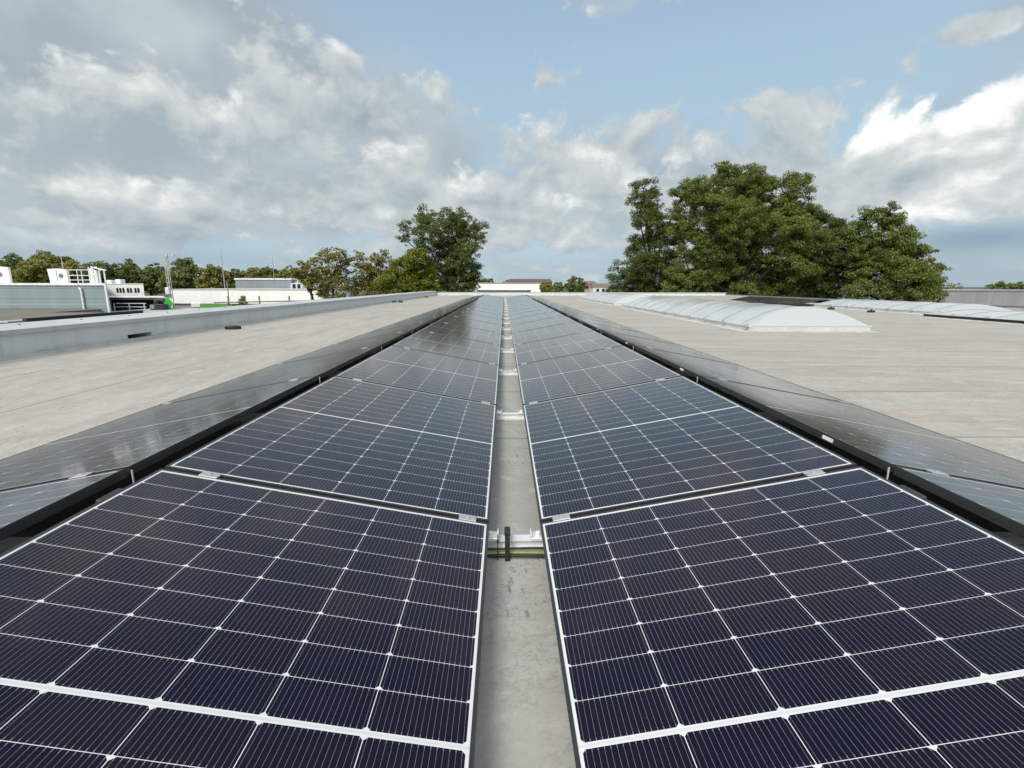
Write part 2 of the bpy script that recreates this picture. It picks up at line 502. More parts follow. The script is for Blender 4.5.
class MB:
    def __init__(self):
        self.v, self.f = [], []

    def add(self, vs, fs):
        k = len(self.v)
        self.v += [tuple(map(float, p)) for p in vs]
        self.f += [tuple(i + k for i in f) for f in fs]
        return self

    def box(self, x0, x1, y0, y1, z0, z1):
        vs = [(x0, y0, z0), (x1, y0, z0), (x1, y1, z0), (x0, y1, z0), (x0, y0, z1), (x1, y0, z1), (x1, y1, z1), (x0, y1, z1)]
        return self.add(vs, [(0, 3, 2, 1), (4, 5, 6, 7), (0, 1, 5, 4), (1, 2, 6, 5), (2, 3, 7, 6), (3, 0, 4, 7)])

    def skew(self, x0, x1, y0, y1, z0, z1, s):
        v = [(x0 + s * y0, y0), (x1 + s * y0, y0), (x1 + s * y1, y1), (x0 + s * y1, y1)]
        return self.add([(x, y, z0) for x, y in v] + [(x, y, z1) for x, y in v], [(0, 3, 2, 1), (4, 5, 6, 7), (0, 1, 5, 4), (1, 2, 6, 5), (2, 3, 7, 6), (3, 0, 4, 7)])

    def bbox(self, x0, x1, y0, y1, z0, z1, b):
        """box with chamfered vertical and top edges"""
        def ring(i, z):
            return [(x0 + i + b, y0 + i, z), (x1 - i - b, y0 + i, z), (x1 - i, y0 + i + b, z), (x1 - i, y1 - i - b, z),
                    (x1 - i - b, y1 - i, z), (x0 + i + b, y1 - i, z), (x0 + i, y1 - i - b, z), (x0 + i, y0 + i + b, z)]
        vs = ring(0, z0) + ring(0, z1 - b) + ring(b, z1)
        fs = [tuple(range(7, -1, -1)), tuple(range(16, 24))]
        for L in (0, 8):
            for k in range(8):
                fs.append((L + k, L + (k + 1) % 8, L + 8 + (k + 1) % 8, L + 8 + k))
        return self.add(vs, fs)

    def tube(self, pts, rad, n=8, caps=True):
        pts = [Vector(p) for p in pts]
        rs = rad if isinstance(rad, (list, tuple)) else [rad] * len(pts)
        vs, fs = [], []
        prev = None
        for i, p in enumerate(pts):
            d = (pts[min(i + 1, len(pts) - 1)] - pts[max(i - 1, 0)]).normalized()
            if prev is None:
                a = d.orthogonal().normalized()
            else:
                a = (prev - d * prev.dot(d))
                a = a.normalized() if a.length > 1e-6 else d.orthogonal().normalized()
            prev = a
            c = d.cross(a)
            for k in range(n):
                t = 2 * math.pi * k / n
                vs.append(p + (a * math.cos(t) + c * math.sin(t)) * rs[i])
        for i in range(len(pts) - 1):
            for k in range(n):
                fs.append((i * n + k, i * n + (k + 1) % n, (i + 1) * n + (k + 1) % n, (i + 1) * n + k))
        if caps:
            fs.append(tuple(range(n - 1, -1, -1)))
            fs.append(tuple((len(pts) - 1) * n + k for k in range(n)))
        return self.add(vs, fs)

    def lathe(self, prof, n=24, c=(0, 0, 0)):
        vs, fs = [], []
        for (r, z) in prof:
            for k in range(n):
                t = 2 * math.pi * k / n
                vs.append((c[0] + r * math.cos(t), c[1] + r * math.sin(t), c[2] + z))
        for i in range(len(prof) - 1):
            for k in range(n):
                fs.append((i * n + k, i * n + (k + 1) % n, (i + 1) * n + (k + 1) % n, (i + 1) * n + k))
        fs.append(tuple(range(n - 1, -1, -1)))
        fs.append(tuple((len(prof) - 1) * n + k for k in range(n)))
        return self.add(vs, fs)

    def prism(self, prof, y0, y1):
        """profile in x,z extruded along y"""
        n = len(prof)
        vs = [(p[0], y0, p[1]) for p in prof] + [(p[0], y1, p[1]) for p in prof]
        fs = [tuple(range(n)), tuple(range(2 * n - 1, n - 1, -1))]
        for k in range(n):
            fs.append((k, n + k, n + (k + 1) % n, (k + 1) % n))
        return self.add(vs, fs)

    def mesh(self, name, mat, smooth=False):
        me = bpy.data.meshes.new(name)
        me.from_pydata(self.v, [], self.f)
        import bmesh
        bm = bmesh.new()
        bm.from_mesh(me)
        bmesh.ops.recalc_face_normals(bm, faces=bm.faces)
        bm.to_mesh(me)
        bm.free()
        if smooth:
            me.polygons.foreach_set('use_smooth', [True] * len(me.polygons))
        me.materials.append(mat)
        return me

    def build(self, name, mat, parent=None, smooth=False):
        o = bpy.data.objects.new(name, self.mesh(name, mat, smooth))
        COL.objects.link(o)
        if parent is not None:
            o.parent = parent
        return o


def tag(o, label=None, cat=None, group=None, kind=None):
    if label:
        o['label'] = label
    if cat:
        o['category'] = cat
    if group:
        o['group'] = group
    if kind:
        o['kind'] = kind
    return o


def thing(name, label, cat, loc=(0, 0, 0), rot=(0, 0, 0), group=None):
    o = bpy.data.objects.new(name, None)
    COL.objects.link(o)
    o.empty_display_size = .2
    o.location = loc
    o.rotation_euler = rot
    return tag(o, label, cat, group)


def children(o):
    return [c for c in COL.objects if c.parent == o]


def copy_tree(o, kids=None):
    c = o.copy()
    COL.objects.link(c)
    for ch in (kids if kids is not None else children(o)):
        d = ch.copy()
        COL.objects.link(d)
        d.parent = c
        for g in children(ch):
            e = g.copy()
            COL.objects.link(e)
            e.parent = d
    return c


ORD = ['nearest', 'second', 'third', 'fourth', 'fifth', 'sixth', 'seventh', 'eighth', 'ninth', 'tenth', 'eleventh', 'twelfth',
       'thirteenth', 'fourteenth', 'fifteenth', 'sixteenth', 'seventeenth', 'eighteenth', 'nineteenth', 'twentieth']

# ------------------------------------------------------------------ setting: ground and roof
ZR = -.11            # roof membrane level
GZ = -8.2            # ground level
M_ground = plain('ground_grass_and_yards', (.075, .085, .045), .9, 0, .35, .05)
tag(MB().add([(-4000, -4000, GZ), (4000, -4000, GZ), (4000, 4000, GZ), (-4000, 4000, GZ)], [(0, 1, 2, 3)]).build('ground', M_ground), kind='structure')
RX0, RX1, RY0, RY1 = -6.82, 20.4, -14., 44.2
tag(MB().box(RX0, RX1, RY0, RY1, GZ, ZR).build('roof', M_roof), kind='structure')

# ------------------------------------------------------------------ parapets round the roof
pw = thing('parapet_wall', 'long grey metal-clad parapet running along the left roof edge', 'parapet', (-6.2, 0, ZR))
mb = MB()
SC0, SC1 = 6.56, 7.12            # overflow opening
mb.box(-.58, 0, RY0, SC0, 0, .345).box(-.58, 0, SC1, RY1 - .55, 0, .345).box(-.58, 0, SC0, SC1, 0, .025).box(-.58, 0, SC0, SC1, .118, .345)
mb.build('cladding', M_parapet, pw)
MB().prism([(-.62, .347), (.035, .347), (.035, .312), (.039, .312), (.039, .372), (-.62, .402)], RY0, RY1).build('coping', M_coping, pw)
MB().prism([(.002, 0), (.16, 0), (.155, .007), (.045, .014), (.010, .055), (.002, .055)], RY0, RY1 - .6).build('base_flashing', M_flash, pw)
MB().box(-.50, -.40, SC0 - .0, SC1, .026, .117).build('overflow_recess', M_dark, pw)
sc = MB().lathe([(.016, -.004), (.016, .004), (.009, .010)], 8).mesh('screw', M_black)
for k in range(22):
    yy = 3.2 + k * 1.0
    o = bpy.data.objects.new('screw', sc)
    COL.objects.link(o)
    o.parent = pw
    o.location = (-.40, yy, .392)

fp = thing('parapet_wall', 'low grey parapet across the far end of the roof', 'parapet', (0, RY1, ZR))
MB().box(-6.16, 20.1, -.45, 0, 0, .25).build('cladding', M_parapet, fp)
MB().box(-6.155, 20.15, -.49, .04, .252, .29).build('coping', M_coping, fp)
rp = thing('parapet_wall', 'low dark kerb along the right roof edge before the trees', 'parapet', (20.1, 0, ZR))
MB().box(0, .28, RY0, RY1 - .5, 0, .12).build('cladding', M_parapet, rp)
MB().box(-.03, .31, RY0, RY1 - .5, .122, .15).build('coping', plain('dark_coping', (.09, .095, .10), .5), rp)

# ------------------------------------------------------------------ solar panels
TILT = .1845
CT, ST = math.cos(TILT), math.sin(TILT)
GAP2 = .0889                      # half the valley
OUTX = 2.440                      # low edge of the outer rows
PITCHY = 1.742
NROW = 19

glass_me = MB().box(.0085, PW - .0085, .0085, PL - .0085, -.0060, -.0016).mesh('glass', M_glass)
back_me = MB().box(.0100, PW - .0100, .0100, PL - .0100, -.0085, -.0062).mesh('back_sheet', M_back)
fm = MB()
for (x0, x1, y0, y1) in ((0, .009, 0, PL), (PW - .009, PW, 0, PL), (.009, PW - .009, 0, .009), (.009, PW - .009, PL - .009, PL)):
    fm.box(x0, x1, y0, y1, -PT, 0)
for (x0, x1, y0, y1) in ((.009, .028, .009, PL - .009), (PW - .028, PW - .009, .009, PL - .009)):
    fm.box(x0, x1, y0, y1, -PT, -PT + .002)
frame_me = fm.mesh('frame', M_frame)
cm = MB().bbox(-.031, .031, -.0190, .0190, .0005, .0035, .001)
cm.lathe([(.0065, .0035), (.0065, .0065), (.0050, .0075)], 8)
cm.box(-.028, .028, -.0085, .0085, -.045, .0004)
clamp_me = cm.mesh('clamp', plain('clamp_aluminium', (.42, .43, .44), .45, .4, .12, 30))
label_me = MB().box(0, .0012, -.034, .034, -.024, -.009).mesh('sticker', M_label)
clip_me = MB().bbox(-.002, .016, -.045, .045, -.030, -.001, .003).mesh('cable_clip', plain('dark_grey_plastic', (.030, .032, .033), .6))


def place(kind, k, group, label, clamps=True, lowx=None, y_far=None, sticker=False):
    """kind +1: low edge on the left, rising to +x; -1: low edge on the right, rising to -x"""
    yf = (k - 1) * PITCHY if y_far is None else y_far
    if kind > 0:
        r = thing('solar_panel', label, 'solar panel', (lowx, yf - PL, 0), (0, -TILT, 0), group)
    else:
        r = thing('solar_panel', label, 'solar panel', (lowx, yf, 0), (0, -TILT, math.pi), group)
    for nm, me in (('frame', frame_me), ('glass', glass_me), ('back_sheet', back_me)):
        o = bpy.data.objects.new(nm, me)
        COL.objects.link(o)
        o.parent = r
    if clamps:
        yc = PL + .010 if kind > 0 else -.010
        for xc in (.078, .974):
            o = bpy.data.objects.new('clamp', clamp_me)
            COL.objects.link(o)
            o.parent = r
            o.location = (xc, yc, 0)
    if sticker:
        o = bpy.data.objects.new('sticker', label_me)
        COL.objects.link(o)
        o.parent = r
        o.location = (PW + .0003, PL - .34, 0)
    return r


for (kind, lowx, grp, where, stick) in (
        (+1, GAP2, 'solar panels of the row rising right of the central gap', 'in the row rising right of the gap', False),
        (-1, -GAP2, 'solar panels of the row rising left of the central gap', 'in the row rising left of the gap', False),
        (-1, OUTX, 'solar panels of the outer row falling to the right', 'in the outer row falling right', True),
        (+1, -OUTX, 'solar panels of the outer row falling to the left', 'in the outer row falling left', False)):
    for k in range(1, NROW + 1):
        lab = ('dark solar panel, %s to camera, %s' if k == 1 else 'dark solar panel, %s from camera, %s') % (ORD[k - 1], where)
        r = place(kind, k, grp, lab, lowx=lowx, sticker=stick)
        if k == 1 and abs(lowx) < 1:
            o = bpy.data.objects.new('cable_clip', clip_me)
            COL.objects.link(o)
            o.parent = r
            o.location = (PW + .001, PL - .21 if kind > 0 else .21, 0)

# ------------------------------------------------------------------ mounting rails under each joint
RIDGE = OUTX - PW * CT
rail_parts = []
mr_root = thing('mounting_rail', 'silver cross rail with black cables and a black strap, nearest in the central gap', 'rail', (0, .012, ZR), group='cross rails in the central gap')
rm = MB().prism([(-.030, .004), (-.030, .020), (-.016, .020), (-.016, .044), (-.022, .044), (-.022, .048), (.022, .048), (.022, .044), (.016, .044), (.016, .020), (.030, .020), (.030, .004)], -2.52, 2.52)
rm.v = [(y, x, z) for (x, y, z) in rm.v]
rm.build('rail', M_alu, mr_root)
pad = MB()
for xx in (-2.3, -1.2, -.30, .30, 1.2, 2.3):
    pad.bbox(xx - .14, xx + .14, -.05, .05, 0, .0035, .001)
pad.build('rubber_pad', M_black, mr_root)
for s in (-1, 1):
    b = MB()
    x0, x1 = sorted((s * .056, s * .135))
    b.bbox(x0, x1, -.026, .026, .0485, .060, .002)
    xa, xb = sorted((s * .056, s * .061))
    b.bbox(xa, xb, -.026, .026, .0605, .071, .001)
    b.lathe([(.010, .060), (.010, .070), (.007, .073)], 8, (s * .085, 0, 0))
    b.build('panel_foot', M_alu, mr_root)
    xa, xb = sorted((s * 1.303, s * 1.306))
    MB().box(xa, xb, -.012, -.007, .0485, .312).build('ridge_post', M_rib, mr_root)
rail_kids = children(mr_root)
for k in range(2, NROW + 1):
    c = copy_tree(mr_root, rail_kids)
    c.location = (0, (k - 1) * PITCHY + .012, ZR)
    c['label'] = 'bare silver cross rail in the central gap, %s from the camera' % ORD[k - 1]

# cables and strap at the nearest rail
bl = plain('black_cable_jacket', (.012, .012, .013), .5)
gy = plain('green_yellow_cable_jacket', (.25, .33, .04), .5, var=.25, scale=40)
for (yy, zz, lab) in ((-.034, ZR + .030, 'black solar cable sagging along the nearest rail, upper of two'), (-.048, ZR + .009, 'black solar cable lying on the membrane under the nearest rail')):
    pts = [(x, yy + .004 * math.sin(x * 17 + zz * 90), zz + .004 * math.cos(x * 11)) for x in np.linspace(-1.1, 1.1, 45)]
    tag(MB().tube(pts, .0042, 8).build('cable', bl, None, True), lab, 'cable')
pts = [(x, -.040 + .003 * math.sin(x * 13), ZR + .020 - .010 * min(1, abs(x + .02) * 3) * (1 if x > 0 else .3)) for x in np.linspace(-1.1, 1.1, 45)]
tag(MB().tube(pts, .0042, 8).build('cable', gy, None, True), 'green and yellow earth cable beside the nearest rail', 'cable')
st = MB()


def strap(mb, x0, x1, y0, y1, z0, z1, t):
    mb.box(x0, x1, y0 - t, y0, z0 - t, z1 + t).box(x0, x1, y1, y1 + t, z0 - t, z1 + t).box(x0, x1, y0, y1, z1, z1 + t).box(x0, x1, y0, y1, z0 - t, z0)


strap(st, -.034, -.017, -.062, .046, ZR + .004, ZR + .070, .0025)
st.box(-.036, -.015, -.020, .030, ZR + .0725, ZR + .080)
tag(st.build('cable_strap', M_black), 'black hook and loop strap wrapped round the nearest rail', 'strap')
ct = MB()
strap(ct, -.061, -.057, -.056, .034, ZR + .003, ZR + .0500, .0016)
ct.box(-.0625, -.0555, -.030, -.022, ZR + .0520, ZR + .058).box(-.0605, -.0575, -.026, -.023, ZR + .058, ZR + .080)
tag(ct.build('cable_tie', M_black), 'thin black cable tie left of the black strap', 'cable tie')

# ------------------------------------------------------------------ barrel rooflights


def poly_mat():
    m, t, b = new_mat('opal_polycarbonate')
    o = t.obj()
    x, y, z = t.sep(o)
    bl = t.noise(t.vm('MULTIPLY', o, (.5, 1.4, 1)), 1.1, 5, .6)
    c = t.mix(t.mr(bl, .3, .7), (.41, .435, .44), (.49, .51, .515))
    t.put(b.inputs['Base Color'], c)
    t.put(b.inputs['Roughness'], t.mr(bl, .3, .7, .16, .28))
    b.inputs['Specular IOR Level'].default_value = .6
    return m


M_poly = poly_mat()
M_poly_end = plain('opal_end_sheet', (.38, .42, .43), .3, 0, .0, .8)
M_bar = plain('grey_glazing_bar', (.27, .29, .30), .4)
M_kerb = streaky('white_kerb_sheet', (.50, .50, .48), .5)


def rooflight(label, x0, x1, y0, y1, group, rise=.375, kerbm=None):
    t = thing('barrel_rooflight', label, 'rooflight', ((x0 + x1) / 2, y0, ZR), group=group)
    hw, L, kh = (x1 - x0) / 2, y1 - y0, .105
    MB().box(-hw - .02, hw + .02, -.02, .06, 0, kh).box(-hw - .02, hw + .02, L - .06, L + .02, 0, kh).box(-hw - .02, -hw + .06, .06, L - .06, 0, kh).box(hw - .06, hw + .02, .06, L - .06, 0, kh).build('kerb', kerbm or M_kerb, t)
    MB().prism([(-hw - .14, .003), (hw + .14, .003), (hw + .03, .035), (-hw - .03, .035)], -.14, L + .14).build('apron', M_flash, t)
    rad = (hw * hw + rise * rise) / (2 * rise)
    a0 = math.asin(hw / rad)

    def arc(off=0., n=22):
        return [((rad + off) * math.sin(-a0 + 2 * a0 * i / n), kh + .02 + rise - rad + (rad + off) * math.cos(-a0 + 2 * a0 * i / n)) for i in range(n + 1)]
    o, i = arc(), arc(-.016)
    def lean(mb):
        # both ends lean inwards towards the crown
        mb.v = [(x, (y + .30 * (z - kh) / rise) if y < L / 2 else (y - .30 * (z - kh) / rise), z) for (x, y, z) in mb.v]
        return mb
    lean(MB().prism(o + i[::-1], .012, L - .012)).build('vault', M_poly, t)
    for (ya, yb) in ((0, .010), (L - .010, L)):
        lean(MB().prism(arc(-.018), ya, yb)).build('end_pane', M_poly_end, t)
    for (xa, xb) in ((-hw - .035, -hw + .02), (hw - .02, hw + .035)):
        MB().box(xa, xb, -.03, L + .03, kh + .002, kh + .026).build('edge_bar', M_rib, t)
    n = int(round(L / 1.05))
    oo, ii = arc(.010), arc(.001)
    me = None
    for k in range(n + 1):
        yc = .36 + (L - .72) * k / n
        if me is None:
            rb = MB().prism(oo + ii[::-1], -.011, .011).build('glazing_bar', M_bar, t)
            me = rb.data
        else:
            rb = bpy.data.objects.new('glazing_bar', me)
            COL.objects.link(rb)
            rb.parent = t
        rb.location = (0, yc, 0)
    for k in range(0, n + 1):
        for s in (-1,):
            MB().bbox(-.05, .03, -.03, .03, 0, .05, .008).build('hold_down', M_galv, t).location = (s * (hw + .045), .03 + (L - .06) * k / n, kh + .0)
    return t


RG = 'barrel rooflights right of the solar panels'
rooflight('nearest long white barrel rooflight right of the solar panels', 4.97, 7.42, 8.42, 19.2, RG)
rooflight('white barrel rooflight directly behind the nearest one', 4.97, 7.42, 21.3, 31.8, RG)
rooflight('white barrel rooflight farthest right, in front of the trees', 13.75, 16.2, 13.9, 20.4, RG, .24)

# ------------------------------------------------------------------ further solar panels on the right
rooflight('low pale strip on a black frame at the right picture edge', 12.62, 15.1, 5.2, 13.2, RG, .13, M_black)  # rooflight shape stands in for an unidentified pale strip with a dark underside
for k in range(4):
    for (kind, lx, side) in ((1, 13.3, 'near'), (-1, 13.3 + 2 * PW * CT + .13, 'far')):
        place(kind, 1, 'dark solar panels beyond the rooflights',
              'dark solar panel below the big trees beyond the rooflights, %s slope, %s in its row' % (side, ORD[k] if k else 'first'), lowx=lx, y_far=22.6 + k * PITCHY)
# ------------------------------------------------------------------ small things on the membrane
rv = thing('roof_drain', 'flat black round roof drain cover beside the left parapet', 'drain', (-5.82, 9.03, ZR))
MB().lathe([(.155, 0), (.155, .045), (.145, .06), (.13, .062), (.12, .045), (.02, .045)], 24).build('ring', M_black, rv)
MB().lathe([(.10, .046), (.095, .066), (.07, .074), (.0, .076)], 20).build('cap', plain('dark_grey_cap', (.04, .04, .042), .5), rv)
for (x, y, lab) in ((-5.95, 25.3, 'small black block by the far left parapet, nearer of two'), (-5.62, 25.4, 'small black block by the far left parapet, farther out of two'),
                    (14.4, 18.2, 'small black block beside the far right rooflight, middle of its side'), (14.2, 16.0, 'small black block beside the far right rooflight, near its front end'), (-5.9, 36., 'tiny black block near the far left roof corner')):
    if x > 10:
        x = 13.05
    bkt = MB().bbox(x - .12, x + .12, y - .06, y + .06, ZR, ZR + .075, .015)
    bkt.box(x - .018, x + .018, y - .03, y + .03, ZR + .075, ZR + .11)
    tag(bkt.build('conductor_block', M_black), lab, 'block')
cw = MB().box(-2.6, 2.4, RY1 + .9, RY1 + 1.9, -3.0, .31)
cw.box(-2.65, 2.45, RY1 + .85, RY1 + 1.95, .312, .35)
tag(cw.build('roof_upstand', streaky('dark_grey_sheet', (.10, .115, .12), .5)), 'dark grey upstand behind the far end of the panel rows', 'upstand')

# ------------------------------------------------------------------ neighbouring roof and buildings on the left


def span(px0, px1, py0, py1, Y):
    a, b = at(px0, py1, Y), at(px1, py0, Y)
    return a[0], b[0], a[2], b[2]


M_brown = plain('brown_grey_bitumen', (.15, .135, .115), .85, 0, .2, .6)
an = thing('low_building', 'low flat building with brown roof beyond the left parapet', 'building')
MB().box(-95, -32.6, 5, 43.6, GZ, -1.75).box(-95, -41.2, 43.6, 49.9, GZ, -1.75).build('wall', plain('grey_render', (.3, .3, .3), .8), an)
MB().box(-95, -32.5, 4.9, 43.7, -1.748, -1.68).box(-95, -41.1, 43.7, 49.85, -1.748, -1.68).build('roof', M_brown, an)
MB().box(-32.75, -32.45, 32.6, 43.6, -1.678, -1.47).build('dark_kerb', plain('black_edge', (.018, .02, .021), .6), an)
MB().box(-33.6, -32.8, 31.6, 33.6, -1.678, -1.60).build('pale_patch', plain('pale_lead', (.45, .46, .46), .6), an)

M_bluewall = ribbed('blue_grey_ribbed_cladding', (.205, .265, .285), 1.0, 2, .4, .35)
M_whitem = streaky('white_sheet', (.70, .71, .71), .45)
hb = thing('blue_building', 'blue-grey metal-clad building at the left edge with units on its roof', 'building', (-40.5, 50, -8.2))
x0, x1, z0, z1 = span(0, 103.5, 283.2, 309.5, 50)
ztop = z1
zz = ztop - GZ
def skew(z0, z1, e=0.):
    v = [(-40, -e), (e, -e), (-19.5 + e, 24), (-60, 24)]
    return MB().add([(x, y, z0) for x, y in v] + [(x, y, z1) for x, y in v], [(0, 3, 2, 1), (4, 5, 6, 7), (0, 1, 5, 4), (1, 2, 6, 5), (2, 3, 7, 6), (3, 0, 4, 7)])


skew(0, zz - .22).build('wall', M_bluewall, hb)
skew(zz - .218, zz, .12).build('roof_edge', M_whitem, hb)
MB().box(.003, .18, -.14, .05, 0, zz - .22).build('corner_trim', M_whitem, hb)
dpx = at(84, 300, 50)[0] + 40.5
dp = MB().tube([(dpx - .25, -.05, zz - .50), (dpx - .05, -.16, zz - .58), (dpx, -.16, zz - .9), (dpx, -.16, 6.0)], .095, 10)
dp.build('downpipe', plain('pale_pipe', (.62, .66, .66), .45), hb)
MB().box(-40, -.02, -.012, -.002, 6.9, 7.05).build('ledge', plain('pale_blue_strip', (.26, .32, .34), .45), hb)


def roof_unit(px0, px1, py0, label, flip=False):
    x0, x1, z0, z1 = span(px0, px1, py0, 283, 53)
    t = thing('roof_unit', label, 'ventilation unit', (x0, 53, ztop), group='white units on the blue-grey building')
    w_, h_ = x1 - x0, z1 - ztop
    MB().prism([(0, 0), (w_, 0), (w_, h_ * .93), (w_ * .45, h_), (-.12, h_ * .96)], 0, .25).build('housing', M_whitem, t)
    f = MB().lathe([(.20, -.03), (.23, 0), (.23, .04), (.18, .05), (.05, .03)], 18)
    f.v = [(x, -z, y) for (x, y, z) in f.v]
    o = f.build('fan', plain('blue_grey_fan', (.10, .14, .20), .5), t)
    o.location = (w_ * .64, -.01, h_ * .50)
    MB().box(w_ * .40, w_ * .43, -.012, -.002, .1, h_ * .9).build('door_seam', plain('dark_seam', (.06, .06, .06), .6), t)
    return t


roof_unit(-14, 7.5, 266, 'white rooftop unit cut by the left picture edge')
roof_unit(50.5, 66.5, 268.5, 'white rooftop unit with round fan beside the railing')
# railing and ladder cage
rl = thing('roof_railing', 'pale metal guard railing on the blue-grey roof', 'railing')
for px in (68.5, 78.5, 83, 91.5):
    p = at(px, 282, 53)
    q = at(px, 270, 53)
    MB().tube([(p[0], 53, ztop), (p[0], 53, q[2])], .045, 6).build('post', M_rib, rl)
for py in (270, 275.5, 280):
    p, q = at(68.5, py, 53), at(91.5, py, 53)
    MB().tube([(p[0], 53, p[2]), (q[0], 53, q[2])], .04, 6).build('rail', M_rib, rl)
lc = thing('ladder_cage', 'white angled ladder frame at the corner of the blue-grey roof', 'ladder')
mb = MB()
for (px, Yd) in ((91, 51.5), (95, 51.5), (101, 50.8), (106, 50.8)):
    p, q = at(px, 284, Yd), at(px, 267 if px < 97 else 270.5, Yd)
    mb.tube([(p[0], Yd, ztop), (p[0], Yd, q[2])], .07, 6)
for (a, b) in (((91, 267), (106, 270.5)), ((91, 274), (95, 275)), ((95, 267), (101, 270.5))):
    p, q = at(a[0], a[1], 51.2), at(b[0], b[1], 51.2)
    mb.tube([p, q], .07, 6)
mb.build('frame', M_whitem, lc)
x0, x1, z0, z1 = span(91.5, 96.5, 268, 282, 51.8)
MB().add([(x0, 51.8, ztop), (x1, 51.8, ztop), (x1, 51.8, z1 - .3), (x0, 51.8, z1), (x0, 51.9, ztop), (x1, 51.9, ztop), (x1, 51.9, z1 - .3), (x0, 51.9, z1)],
         [(0, 1, 2, 3), (7, 6, 5, 4), (0, 4, 5, 1), (1, 5, 6, 2), (2, 6, 7, 3), (3, 7, 4, 0)]).build('panel', M_whitem, lc)

# white office with small dark windows
x0, x1, z0, z1 = span(104, 143, 283.5, 297, 72)
wo = thing('white_building', 'white flat-roofed block with a row of small dark windows', 'building', (x0, 72, GZ))
MB().skew(0, x1 - x0, 0, 9, 0, z1 - GZ - .12, -.78).build('wall', M_whitem, wo)
MB().skew(-.06, x1 - x0 + .06, -.06, 9.06, z1 - GZ - .118, z1 - GZ, -.78).build('roof', plain('pale_roof', (.55, .56, .57), .6), wo)
wm = plain('dark_window_glass', (.02, .025, .03), .1)
for px in (117, 120, 123, 127.5, 130.5, 135, 138):
    a, b, c, d = span(px - .7, px + .7, 288, 292.7, 71.9)
    MB().box(a - x0, b - x0, -.03, .03, c - GZ, d - GZ).build('window', wm, wo)
for px, h in ((109, .5), (118, .6)):
    a = at(px, 283, 74)[0]
    MB().bbox(a - x0 - .4, a - x0 + .4, 2, 3, z1 - GZ + .001, z1 - GZ + h, .06).build('roof_vent', M_whitem, wo)

x0, x1, z0, z1 = span(107, 165, 297.6, 303.6, 63)
cn = thing('canopy', 'dark open canopy with white edge before the white block', 'canopy', (x0, 63, GZ))
L = x1 - x0
MB().skew(0, L, 0, 6, z1 - GZ - .28, z1 - GZ - .02, -.72).build('slab', plain('dark_slab', (.05, .06, .065), .6), cn)
MB().skew(-.04, L + .04, -.05, 6.05, z1 - GZ - .018, z1 - GZ + .06, -.72).build('edge_trim', M_whitem, cn)
MB().skew(.2, L - .2, 1.5, 5.8, 0, z1 - GZ - .282, -.72).build('back_wall', plain('dark_wall', (.045, .05, .05), .7), cn)
for f in (.02, .98):
    MB().tube([(L * f, .4, 0), (L * f, .4, z1 - GZ - .285)], .1, 8).build('post', M_galv, cn)

wr = thing('yard_railing', 'thin pale railing in front of the dark canopy', 'railing')
for px in (116, 131, 146):
    p, q = at(px, 318, 57), at(px, 303.5, 57)
    MB().tube([(p[0], 57, GZ), (p[0], 57, q[2])], .06, 6).build('post', M_rib, wr)
for py in (303.5, 307):
    p, q = at(116, py, 57), at(146, py, 57)
    MB().tube([p, q], .05, 6).build('rail', M_rib, wr)
# pale flat roof carrying the equipment
x0, x1, z0, z1 = span(104, 260, 308.5, 330, 52)
pr = thing('flat_building', 'pale low flat roof between the parapet and the white hall', 'building', (x0, 52, GZ))
L = x1 - x0
MB().box(0, L, 0, 10, 0, z1 - GZ - .55).build('wall', plain('pale_render', (.42, .42, .42), .8), pr)
MB().box(-.1, L + .1, -.1, 10.1, z1 - GZ - .548, z1 - GZ - .40).build('roof', plain('pale_grey_roof', (.40, .41, .41), .7), pr)
zpr = z1 - .40
# dark machine
x0, x1, z0, z1 = span(153, 165, 299.5, 309.5, 57)
dm = thing('exhaust_unit', 'dark bulky machine with round duct beside the green container', 'machine', ((x0 + x1) / 2, 57, zpr))
hh = z1 - zpr
MB().bbox(-.75, .75, -.5, .5, 0, hh * .55, .06).build('body', plain('dark_machine_paint', (.03, .03, .032), .5), dm)
MB().tube([(-.3, 0, hh * .5), (-.3, 0, hh * .9), (.2, 0, hh * .98), (.62, 0, hh * .9)], .24, 10).build('duct', plain('dark_duct', (.05, .05, .055), .5), dm)
MB().bbox(-.7, -.2, -.56, -.501, .15, .55, .01).build('panel', M_galv, dm)
x0, x1, z0, z1 = span(165.5, 172, 298.2, 309.5, 58)
gc = thing('green_container', 'bright green container with a white arrow on its end', 'container', (x0, 58, zpr))
L, hh = x1 - x0, z1 - zpr
M_green = plain('bright_green_paint', (.045, .40, .045), .5)
MB().skew(0, L, 0, 3.2, 0, hh, -.7).build('body', M_green, gc)
MB().add([(L * .62, -.012, .12), (L * .98, -.012, .12), (L * .98, -.012, hh * .45), (L * .62, -.004, .12), (L * .98, -.004, .12), (L * .98, -.004, hh * .45)],
         [(0, 1, 2), (5, 4, 3), (0, 3, 4, 1), (1, 4, 5, 2), (2, 5, 3, 0)]).build('arrow', M_whitem, gc)
MB().add([(L * .62, -.012, hh * .95), (L * .98, -.012, hh * .95), (L * .98, -.012, hh * .68), (L * .62, -.004, hh * .95), (L * .98, -.004, hh * .95), (L * .98, -.004, hh * .68)],
         [(0, 2, 1), (5, 3, 4), (0, 1, 4, 3), (1, 2, 5, 4), (2, 0, 3, 5)]).build('arrow', M_whitem, gc)

